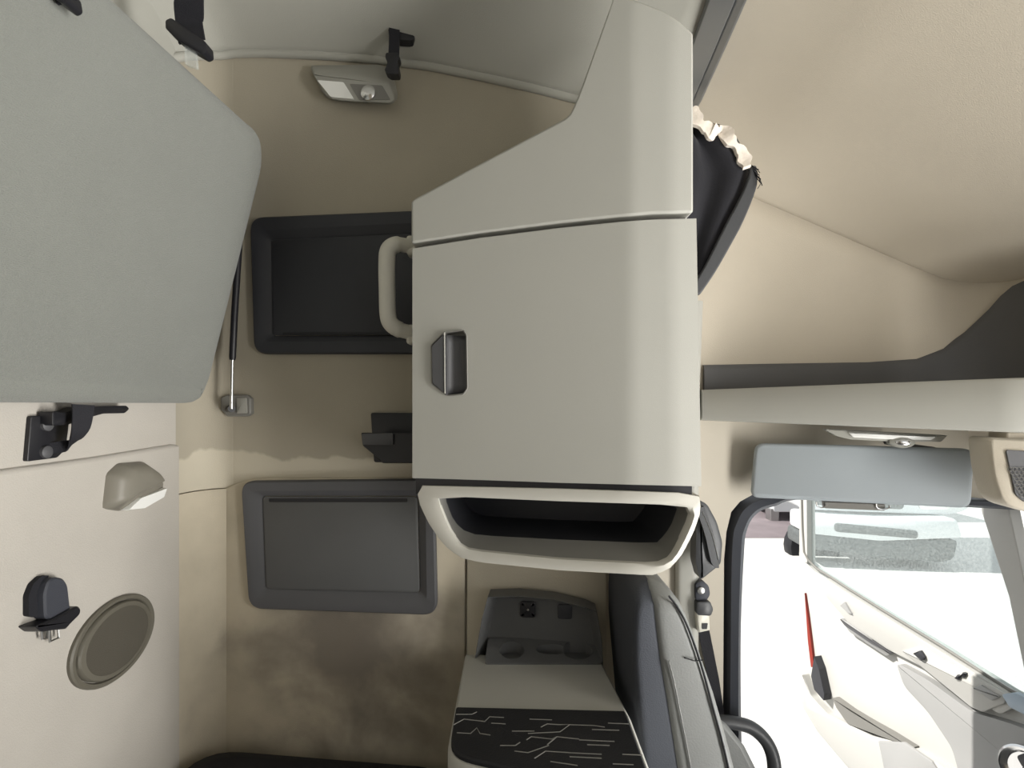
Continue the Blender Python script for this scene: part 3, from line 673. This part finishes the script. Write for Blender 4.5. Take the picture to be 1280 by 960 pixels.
# back panel (dark, moulded) leaning on the wall
BK = Frame((0, 1.275, 1.55), (1, -.08, 0), (-.08, -1, 0))
edge = BK.pxs([(604, 834), (597, 815), (600, 795), (606, 762), (613, 736), (650, 735), (692, 739), (730, 748), (744, 754), (750, 790), (752, 840)])
rec = BK.pxs([(614, 829), (608, 815), (610, 795), (616, 764), (621, 741), (650, 740), (692, 744), (722, 751), (736, 759), (741, 790), (743, 834)])
bkp = link('back_panel', loft([[BK.w(a, b, 0) for a, b in edge], [BK.w(a, b, .055) for a, b in edge], [BK.w(a, b, .05) for a, b in offs(edge, .004)], [BK.w(a, b, .012) for a, b in rec]]), 'lidlow', co, bevel=.002)
def sock(u, v, s, r, m):
    c = BK.off(.012).px(u, v); P = rnd([(c[0] - s, c[1] - s), (c[0] + s, c[1] - s), (c[0] + s, c[1] + s), (c[0] - s, c[1] + s)], r, 4)
    return c, P
c1_, P1 = sock(660, 761, .019, .007, 0)
so = link('power_socket', loft([[BK.w(a, b, .011) for a, b in P1], [BK.w(a, b, .018) for a, b in P1], [BK.w(a, b, .019) for a, b in offs(P1, .003)], [BK.w(a, b, .0145) for a, b in circle(c1_, .0115, len(P1))]]), 'blackplastic', bkp, smooth=30)
link('socket_pin', tube([BK.w(*c1_, .012), BK.w(*c1_, .019)], .003, 8), 'chrome', so)
c2_, P2 = sock(706, 764, .0175, .006, 0)
link('blank_plug', loft([[BK.w(a, b, .011) for a, b in P2], [BK.w(a, b, .016) for a, b in P2], [BK.w(a, b, .017) for a, b in offs(P2, .002)]]), 'dark', bkp)
# cup wells sunk in the moulded ledge
led = [(xu(606, 1.2), 1.198), (.212, 1.198), (.212, 1.262), (xu(610, 1.25), 1.262)]
lr = rnd(led, .008, 3)
ledge = link('well_ledge', loft([[V((x, y, zt0 - .02)) for x, y in lr], [V((x, y, zt0 + .004 + .03 * (y - 1.198) / .064)) for x, y in lr]]), 'lidlow', co)
def hole(cx, cy, rx, ry, d): return loft([[V((x, y, z)) for x, y in circle((cx, cy), rx, 32, ry)] for z in (zt0 + .05, zt0 + .002)])
wl_ = [(xu(640, 1.225), 1.23, .03, .022), (xu(690, 1.225), 1.232, .038, .013), (xu(722, 1.225), 1.23, .036, .024)]
for (cx, cy, rx, ry) in wl_: cut(ledge, hole(cx, cy, rx, ry, .03))
# rubber mat with raised line pattern
mt = thing('patterned_mat', (.08, .93, zt0), 'black rubber mat with raised circuit-like lines on the console top', 'mat')
mp2 = rnd([(xl + .004, 1.018), (xl + .006, .88), (xr - .01, .774), (xr - .01, 1.005)], [.004, .045, .02, .004], 6)
link('mat_sheet', loft([[V((x, y, z)) for x, y in P] for z, P in ((zt0 + .0003, mp2), (zt0 + .006, mp2), (zt0 + .009, offs(mp2, .003)))]), 'rubber', mt)
bm = bmesh.new()
ztm = zt0 + .009
def onmat(u, v):
    y = (1.55 - ztm) * 640 / (v - 505); return V(((u - 640) / 640 * y, y, ztm))
LINES = [[(570, 893), (590, 893), (596, 890)], [(567, 906), (580, 899), (606, 902), (612, 896), (630, 897)], [(571, 916), (588, 917), (596, 910), (600, 917), (613, 919)],
         [(614, 904), (632, 905)], [(640, 914), (668, 914)], [(625, 932), (644, 932), (650, 928)], [(676, 909), (684, 905), (700, 906), (712, 906), (700, 915), (660, 917)],
         [(662, 899), (690, 900)], [(712, 906), (742, 907), (756, 909)], [(658, 925), (664, 921), (690, 924), (696, 921), (724, 924)], [(696, 921), (684, 931)], [(686, 932), (660, 941), (643, 939)],
         [(724, 925), (768, 927)], [(734, 931), (762, 932)], [(668, 948), (682, 939), (712, 941)], [(712, 946), (752, 948)], [(710, 941), (752, 943)], [(688, 952), (722, 957)], [(740, 912), (774, 913)], [(778, 943), (803, 944)], [(766, 955), (792, 956)], [(760, 904), (786, 905)]]
LH = []
for pth in LINES: add_tube(bm, [onmat(*q) for q in pth], .0011, 5)
tag(link('raised_lines', bm, 'midgrey', mt), 'thin pale grey raised lines')

# lower bunk mattress
mb = thing('lower_bunk_mattress', (-.5, .3, .2), 'black lower bunk mattress along the bottom of the side wall', 'mattress')
mloop = lambda z, i_: [V((x, y, z)) for x, y in rnd([(-.815 + i_, -1.2), (-.16 - i_, -1.2), (-.16 - i_, 1.27 - i_), (-.815 + i_, 1.34 - i_)], [.05, .05, .06, .11], 6)]
link('mattress_cover', loft([mloop(.45, .02), mloop(.465, .0), mloop(.625, .0), mloop(.655, .012), mloop(.67, .05)]), 'black', mb, smooth=60)
link('bunk_box', box(-.81, -.17, -1.2, 1.22, 0, .45), 'darkgrey', mb, bevel=.01)

# ================================================================ OVERHEAD SHELF, VISOR, LAMP, CONSOLE
sh = thing('overhead_shelf', (.9, 1.3, 1.5), 'long pale grey overhead shelf above the sun visor and driver door', 'shelf')
def ys(u): return 1 / interp([(870, 1 / 1.40), (885, 1 / 1.385), (1300, 1 / 1.0)], u)
lp = []
for i in range(16):
    u = 878 + i * (1430 - 878) / 15; y = ys(min(u, 1300)); x = (u - 640) / 640 * y
    v1 = 487 - .038 * (u - 885); v2 = 525 + .038 * (u - 885)
    zt1, zb1 = 1.55 + (505 - v1) / 640 * y, 1.55 + (505 - v2) / 640 * y
    lp.append([V((x, y + .02, zt1)), V((x, y + .006, zt1)), V((x, y, zt1 - .006)), V((x, y, zb1 + .012)), V((x, y + .006, zb1)), V((x, y + .02, zb1 - .002)), V((x, max(1.40, y + .03), zb1 + .01)), V((x, max(1.40, y + .03), zb1 + .03)), V((x, y + .02, zb1 + .02))])
link('shelf_lip', loft(lp), 'plastic', sh, smooth=50)
lrow = [(x, y) for x, y in plan if x > .5]
def lz(x, y): return 1.66 + interp([(.5, -.005), (1.0, .004), (1.14, .014), (1.2, .035), (1.26, .08), (1.30, .13), (1.33, .20), (1.345, .27)], x)
lpts = []
for i, (x, y) in enumerate(lrow):
    a_ = V(lrow[max(i - 1, 0)]); b_2 = V(lrow[min(i + 1, len(lrow) - 1)]); tt = (b_2 - a_).normalized(); nx, ny = (tt.y, -tt.x) if tt.y < .0 or tt.x > 0 else (-tt.y, tt.x)
    lpts.append((x + nx * .024, y + ny * .024, lz(x, y)))
bm = bmesh.new()
add_loft(bm, [[V((x, y, 1.53)), V((x, y, z - .012)), V((x, y + .004, z)), V((x + .0, y + .010, z + .004)), V((x, y + .012, 1.53))] for x, y, z in lpts])
link('shelf_shade_liner', bm, 'shelfgrey', sh, smooth=60)  # dark sheet stands in for shade behind the lip and up the end wall
# visor
vs = thing('sun_visor', at(1080, 634, 1.28), 'blue-grey driver sun visor hanging under the overhead shelf', 'visor')
va, vb = at(940, 590, 1.36), at(1218, 590, 1.20)
VF = Frame((va.x, va.y, 1.55), (vb.x - va.x, vb.y - va.y, 0), (vb.y - va.y, -(vb.x - va.x), 0))
vpl = rnd(VF.pxs([(944, 554), (1080, 557), (1219, 561), (1214, 635.5), (1080, 629), (938, 622)]), [.025, .0, .025, .022, 0, .022], 6)
link('visor_pad', loft([[VF.w(a, b, d) for a, b in offs(vpl, i_)] for d, i_ in ((-.024, .008), (-.02, .001), (-.004, 0), (0, .003), (.002, .009))]), 'visor', vs, smooth=60)
vc = rnd(VF.off(-.012).pxs([(1029, 627), (1106, 630), (1105, 638), (1030, 635)]), .002, 3)
link('visor_pocket', plate(VF, vc, -.03, -.008, .001, .001), 'midgrey', vs)
for (u, v, du) in ((1027, 630, 6), (1104, 632, 8)):
    link('pocket_loop', tube(smooth_path([VF.w(*VF.px(u - du, v - 2), -.004), VF.w(*VF.px(u - du + 1, v + 3), -.004), VF.w(*VF.px(u, v + 5), -.004), VF.w(*VF.px(u + du, v + 3), -.004), VF.w(*VF.px(u + du, v), -.004)], 3), .0018, 6), 'chrome', vs)
for u in (985, 1180):
    q = VF.w(*VF.px(u, 566), -.015); link('visor_arm', tube([q, V((q.x, q.y + .02, q.z + .005)), V((q.x, 1.421, q.z + .01))], .006, 8), 'darkgrey', vs)
# cab lamp under the shelf
ll = thing('overhead_lamp', at(1105, 560, 1.19), 'long pale cab lamp with round spot under the shelf edge', 'lamp')
LF2 = Frame((va.x, va.y - .028, 1.55), (vb.x - va.x, vb.y - va.y, 0), (vb.y - va.y, -(vb.x - va.x), 0))
PL = lambda name, pts, d0, d1, m, par=ll, r=.003: link(name, plate(LF2, rnd(LF2.pxs(pts), r, 4), d0, d1, .002, .0015), m, par)
PL('lamp_housing', [(1028, 536), (1182, 544), (1174, 552), (1120, 552), (1062, 549), (1045, 545)], -.02, .01, 'lampgrey')
PL('diffuser', [(1058, 540), (1168, 545), (1160, 549.5), (1105, 548.5), (1064, 546)], .008, .016, 'white')
cs = LF2.px(1125, 552)
link('spot_ring', loft([[LF2.w(a, b, d) for a, b in circle(cs, r, 24, r * .55)] for r, d in ((.026, -.01), (.026, .014), (.02, .018))]), 'lampgrey', ll)
link('spot_lens', loft([[LF2.w(a, b, d) for a, b in circle((cs[0], cs[1]), r, 20, r * .5)] for r, d in ((.017, .016), (.014, .02), (.006, .022))]), 'chrome', ll)
# overhead console with loudspeaker grille
oc = thing('overhead_console', at(1260, 640, 1.05), 'pale overhead console with dark mesh loudspeaker at the right edge', 'console')
OF = Frame(at(1250, 505, 1.06), (1, -.25, 0), (-.25, -1, 0))
op = [(1236, 547), (1300, 550), (1420, 556), (1420, 655), (1295, 643), (1266, 636), (1252, 626), (1241, 592)]
oo = rnd(OF.pxs(op), [.012, 0, 0, 0, .01, .03, .02, .02], 5)
OL = lambda P, d: [OF.w(a, b, d) for a, b in P]
occ = link('console_shell', loft([OL(oo, -.07), OL(oo, -.012), OL(offs(oo, .003), -.003), OL(offs(oo, .006), 0)]), 'lining', oc, smooth=50)
link('mounting_neck', box(1.04, 1.10, 1.075, 1.12, 1.45, 1.4912), 'lining', oc, bevel=.004)
gp = rnd(OF.pxs([(1256, 562), (1330, 567), (1330, 634), (1278, 627), (1268, 618)]), .006, 4)
gr = link('grille_panel', plate(OF, gp, -.004, .004, .002, -.002), 'darkgrey', oc)
bm = bmesh.new(); o2 = OF.off(.003)
a0, b0 = OF.px(1261, 586); a1, b1 = OF.px(1325, 586); _, b2 = OF.px(1262, 624)
hx = .0085
for r_ in range(9):
    for c_ in range(15):
        cx = a0 + c_ * hx * .87 * 1.0 + (hx * .435 if r_ % 2 else 0); cy = b0 - r_ * hx * .78
        if cx - a0 < (b0 - cy) * .30: continue
        pts = [OF.w(cx + hx * .5 * math.cos(math.pi / 6 + k * math.pi / 3), cy + hx * .5 * math.sin(math.pi / 6 + k * math.pi / 3), .004) for k in range(7)]
        add_tube(bm, pts, .0007, 4, False)
link('wire_mesh', bm, 'midgrey', gr)

# ================================================================ OPEN DRIVER DOOR
dr_ = tag(bpy.data.objects.new('door_1', None), 'open driver door with pale inner panel standing out over the yard', 'door', kind='structure')
COL.objects.link(dr_); dr_.location = DOOR.w(.4, -1.3); DW = lambda P, d: [DOOR.w(a, b, d) for a, b in P]
# window frame: outer outline (roof side hidden above the visor) and glass opening
belt = [(1012, 701), (1022, 711), (1040, 722), (1060, 735), (1100, 760), (1180, 809), (1240, 848), (1262, 862), (1285, 874)]
panel = [(999, 690), (1003, 694)] + [(u - 4, v + 3) for u, v in belt] + [(1420, 945), (1420, 1400), (1110, 1000), (1060, 960), (1022, 915), (1004, 885), (999, 860)]
link('door_panel', plate(DOOR, DOOR.pxs(panel), -.05, 0, .004, .003), 'doorpanel', dr_)
lo_ = [(999, 700), (999, 560), (1250, 575), (1262, 640), (1290, 770), (1330, 905)]
li_ = [(1010, 704), (1009, 572), (1222, 585), (1228, 640), (1262, 745), (1290, 880)]
oo_, ii_ = DOOR.pxs(lo_), DOOR.pxs(li_)
bm = bmesh.new()
add_loft(bm, [[DOOR.w(*o, .0), DOOR.w(*i, .004), DOOR.w(*i, -.04), DOOR.w(*o, -.045)] for o, i in zip(oo_, ii_)])
link('window_frame', bm, 'doorpanel', dr_, bevel=.002)
gi = DOOR.pxs(li_[:1] + li_[1:] + [(1262, 864), (1180, 812), (1100, 763), (1040, 725), (1018, 710)])
link('window_pane', plate(DOOR, gi, -.024, -.020), 'glass', dr_, smooth=0)
bm = bmesh.new()
add_tube(bm, [DOOR.w(*DOOR.px(u, v), .003) for u, v in ((1002.5, 600), (1004, 660), (1006, 690), (1012, 701), (1022, 711), (1040, 722), (1060, 735), (1100, 760), (1180, 809), (1240, 848), (1262, 862), (1290, 876))], .005, 8)
link('window_seal', bm, 'midgrey', dr_)
DP_ = lambda name, pts, d0, d1, m, par=dr_, r=.004, top=.003: link(name, plate(DOOR, rnd(DOOR.off(d1).pxs(pts), r, 4), d0, d1, top, .002), m, par)
DP_('armrest_band', [(1030, 722), (1060, 742), (1180, 817), (1258, 866), (1275, 880), (1250, 893), (1150, 832), (1110, 812), (1060, 778), (1032, 745)], 0, .022, 'doorpanel', r=.012, top=.006)
DP_('grip_pocket', [(1050, 773), (1060, 778), (1113, 817), (1108, 820), (1062, 790)], .0, .026, 'doorgrey')
DP_('grip_slit', [(1050, 774), (1080, 794), (1113, 817), (1090, 805), (1056, 782)], .0, .03, 'darkgrey', top=.001)
DP_('door_tab', [(1050, 757), (1056, 752), (1065, 768), (1060, 766)], .0, .03, 'doorgrey', top=.001)
sp1 = DP_('switch_strip', [(1128, 814), (1150, 808), (1258, 868), (1256, 879), (1228, 890), (1214, 884)], .02, .03, 'doorpanel')
DP_('mirror_switch', [(1141, 817), (1150, 813), (1156, 822), (1152, 826)], .03, .042, 'dark', sp1, .003)
for k, (u, v) in enumerate(((1197, 845), (1204, 842))): DP_('rocker_switch', [(u - 4, v + 3), (u, v - 2), (u + 4, v), (u + 1, v + 5)], .03, .038, 'dark', sp1, .002)
DP_('window_switch', [(1216, 860), (1226, 856), (1250, 871), (1240, 876)], .03, .037, 'doorgrey', sp1, .003)
DP_('pocket_trim', [(1003, 842), (1014, 870), (1035, 893), (1060, 905), (1090, 920), (1125, 928), (1165, 950), (1230, 992), (1230, 1070), (1110, 1000), (1060, 957), (1022, 912), (1004, 882)], 0, .035, 'doorpanel', r=.008, top=.003)
DP_('reflector', [(1006, 741), (1010, 768), (1014, 800), (1018, 834), (1014, 834), (1010, 800)], .0, .012, 'red', r=.002, top=.0005)
DP_('pocket_gap', [(1018, 820), (1024, 836), (1031, 868), (1030, 876), (1018, 862), (1014, 845)], .0, .037, 'dark', r=.003, top=.001)
DP_('pocket_shade', [(1040, 872), (1062, 888), (1085, 902), (1110, 916), (1140, 935), (1100, 920), (1060, 905), (1046, 885)], .0, .037, 'midgrey', r=.003, top=.001)
DP_('armrest', [(1120, 828), (1160, 850), (1215, 890), (1265, 905), (1330, 930), (1330, 1000), (1205, 990), (1190, 935), (1160, 890), (1130, 858)], 0, .03, 'doorgrey', r=.02, top=.01)
sg = DP_('speaker_grille', [(1098, 926), (1130, 928), (1165, 952), (1180, 975), (1108, 975)], .034, .043, 'doorgrey', r=.003)
dh = rnd(DOOR.pxs([(1258, 945), (1264, 930), (1280, 925), (1310, 935), (1320, 975), (1290, 985), (1268, 970)]), .02, 5)
hd_ = link('door_handle_bezel', loft([DW(dh, .02), DW(dh, .042), DW(offs(dh, .005), .046), DW(offs(dh, .012), .044), DW(offs(dh, .02), .034)]), 'chrome', dr_)
DP_('door_handle', [(1270, 945), (1290, 938), (1310, 950), (1305, 970), (1280, 962)], .034, .04, 'dark', hd_, .01)
DP_('blue_highlight', [(1252, 868), (1268, 866), (1330, 893), (1330, 915), (1280, 893), (1262, 884)], .018, .036, 'bluegrey', r=.006)  # light blue highlight put in as a coloured plate

# ================================================================ OUTSIDE
tag(link('ground', box(-40, 60, 1.6, 80, -1.25, -1.2), 'ground'), 'pale sunlit concrete yard outside the driver door', 'ground', kind='structure')
tag(link('ground', box(-40, 60, -60, -1.5, -1.25, -1.2), 'ground'), 'pale concrete yard on the far side of the cab', 'ground', kind='structure')
tag(link('ground', box(-40, 60, -1.5, 1.6, -1.25, -1.2), 'ground'), 'pale concrete yard under the cab', 'ground', kind='structure')
D = 8.6
tk_ = thing('parked_truck', at(1100, 705, D), 'pale truck front with long bumper slot parked across the yard, seen through the door glass', 'truck')
TF = Frame((at(1000, 600, D).x, D, 1.55), (1, -.10, 0), (-.10, -1, 0)); TW = lambda P, d: [TF.w(a, b, d) for a, b in P]
TP = lambda name, pts, d0, d1, m, r=.08, par=tk_: link(name, plate(TF, rnd(TF.pxs(pts), r, 4), d0, d1, .03, .02), m, par)
TP('bumper', [(1004, 643), (1100, 648), (1195, 648), (1203, 672), (1100, 676), (1004, 666)], -.5, 0, 'carwhite')
TP('bumper_slot', [(1042, 653), (1146, 663), (1146, 673), (1042, 664)], -.1, .03, 'cardark', .06)
TP('lower_valance', [(1004, 666), (1100, 675), (1200, 676), (1195, 700), (1180, 704), (1100, 698), (1060, 692), (1004, 686)], -.6, -.05, 'cardark')
TP('cab_front', [(1004, 500), (1230, 500), (1230, 640), (1200, 648), (1004, 640)], -2.2, -.25, 'carwhite', .2)
TP('radiator_grille', [(1025, 540), (1140, 542), (1140, 640), (1025, 634)], -.3, -.2, 'cardark')
TP('headlamp', [(1160, 600), (1200, 602), (1200, 640), (1160, 640)], -.3, -.2, 'white')
for u in (1045, 1178):
    c = TF.px(u, 700); link('wheel', loft([TW(circle(c, r, 24), d) for r, d in ((.42, -1.0), (.45, -.95), (.45, -.75), (.42, -.7), (.25, -.72))]), 'rubber', tk_, smooth=40)
t4 = thing('parked_trailer', at(960, 672, 12), 'white trailer corner with dark landing gear far across the yard left of the door', 'trailer')
XF = Frame((0, 12, 1.55), (1, 0, 0), (0, -1, 0))
link('trailer_body', plate(XF, rnd(XF.pxs([(966, 480), (1060, 480), (1060, 640), (966, 640)]), .05, 3), -3, 0, .02, .02), 'carwhite', t4)
link('landing_leg', plate(XF, rnd(XF.pxs([(963, 636), (974, 636), (973, 664), (970, 672), (964, 665)]), .02, 3), -.25, 0, .01, .01), 'steel', t4)
tag(link('asphalt_strip', box(-30, 7.0, 10.5, 25, -1.2, -1.19), 'asphalt'), 'purple-grey asphalt strip at the back of the yard', 'ground', kind='structure')

# ================================================================ LIGHT
w = bpy.data.worlds.new('daylight'); scene.world = w; w.use_nodes = True
bg = w.node_tree.nodes['Background']; bg.inputs[0].default_value = (.93, .97, 1.0, 1); bg.inputs[1].default_value = .9
sun = bpy.data.lights.new('sun', 'SUN'); sun.energy = 6.5; sun.angle = math.radians(.6); sun.color = (1, .96, .9)
so_ = bpy.data.objects.new('sun', sun); COL.objects.link(so_); so_.rotation_euler = V((.72, -.02, -.69)).to_track_quat('-Z', 'Y').to_euler()
def area(name, loc, direction, sx, sy, power, col):
    l = bpy.data.lights.new(name, 'AREA'); l.shape = 'RECTANGLE'; l.size = sx; l.size_y = sy; l.energy = power; l.color = col
    o = bpy.data.objects.new(name, l); COL.objects.link(o); o.location = loc; o.rotation_euler = V(direction).to_track_quat('-Z', 'Z').to_euler(); return o
area('windscreen_daylight', (1.66, -.08, 1.22), (-1, 0, .08), 2.1, .42, 12, (1, .965, .90))
bb_ = area('added_upward_fill', (1.64, -.08, 1.16), (-1, .37, .6), 2.1, .36, 35, (1, .985, .95)); bb_.data.spread = math.radians(105)  # added lamp aimed upward to shape the cabin gradient; no bonnet is modelled
area('passenger_window_daylight', (1.15, -1.22, 1.25), (-.55, 1, .12), .8, .7, 2, (1, .98, .95))

cam = bpy.data.cameras.new('camera'); cam.sensor_width = 36; cam.lens = 18; cam.shift_y = (V0 - 480) / 1280; cam.clip_start = .02; cam.clip_end = 300
co_ = bpy.data.objects.new('camera', cam); COL.objects.link(co_); co_.location = EYE; co_.rotation_euler = (math.radians(90), 0, 0)
scene.camera = co_
scene.view_settings.view_transform = 'Standard'; scene.view_settings.look = 'None'; scene.view_settings.gamma = 1; scene.view_settings.exposure = 0
scene.view_settings.use_curve_mapping = False
scene.cycles.use_denoising = True
scene.cycles.max_bounces = 10; scene.cycles.diffuse_bounces = 6; scene.cycles.sample_clamp_indirect = 8
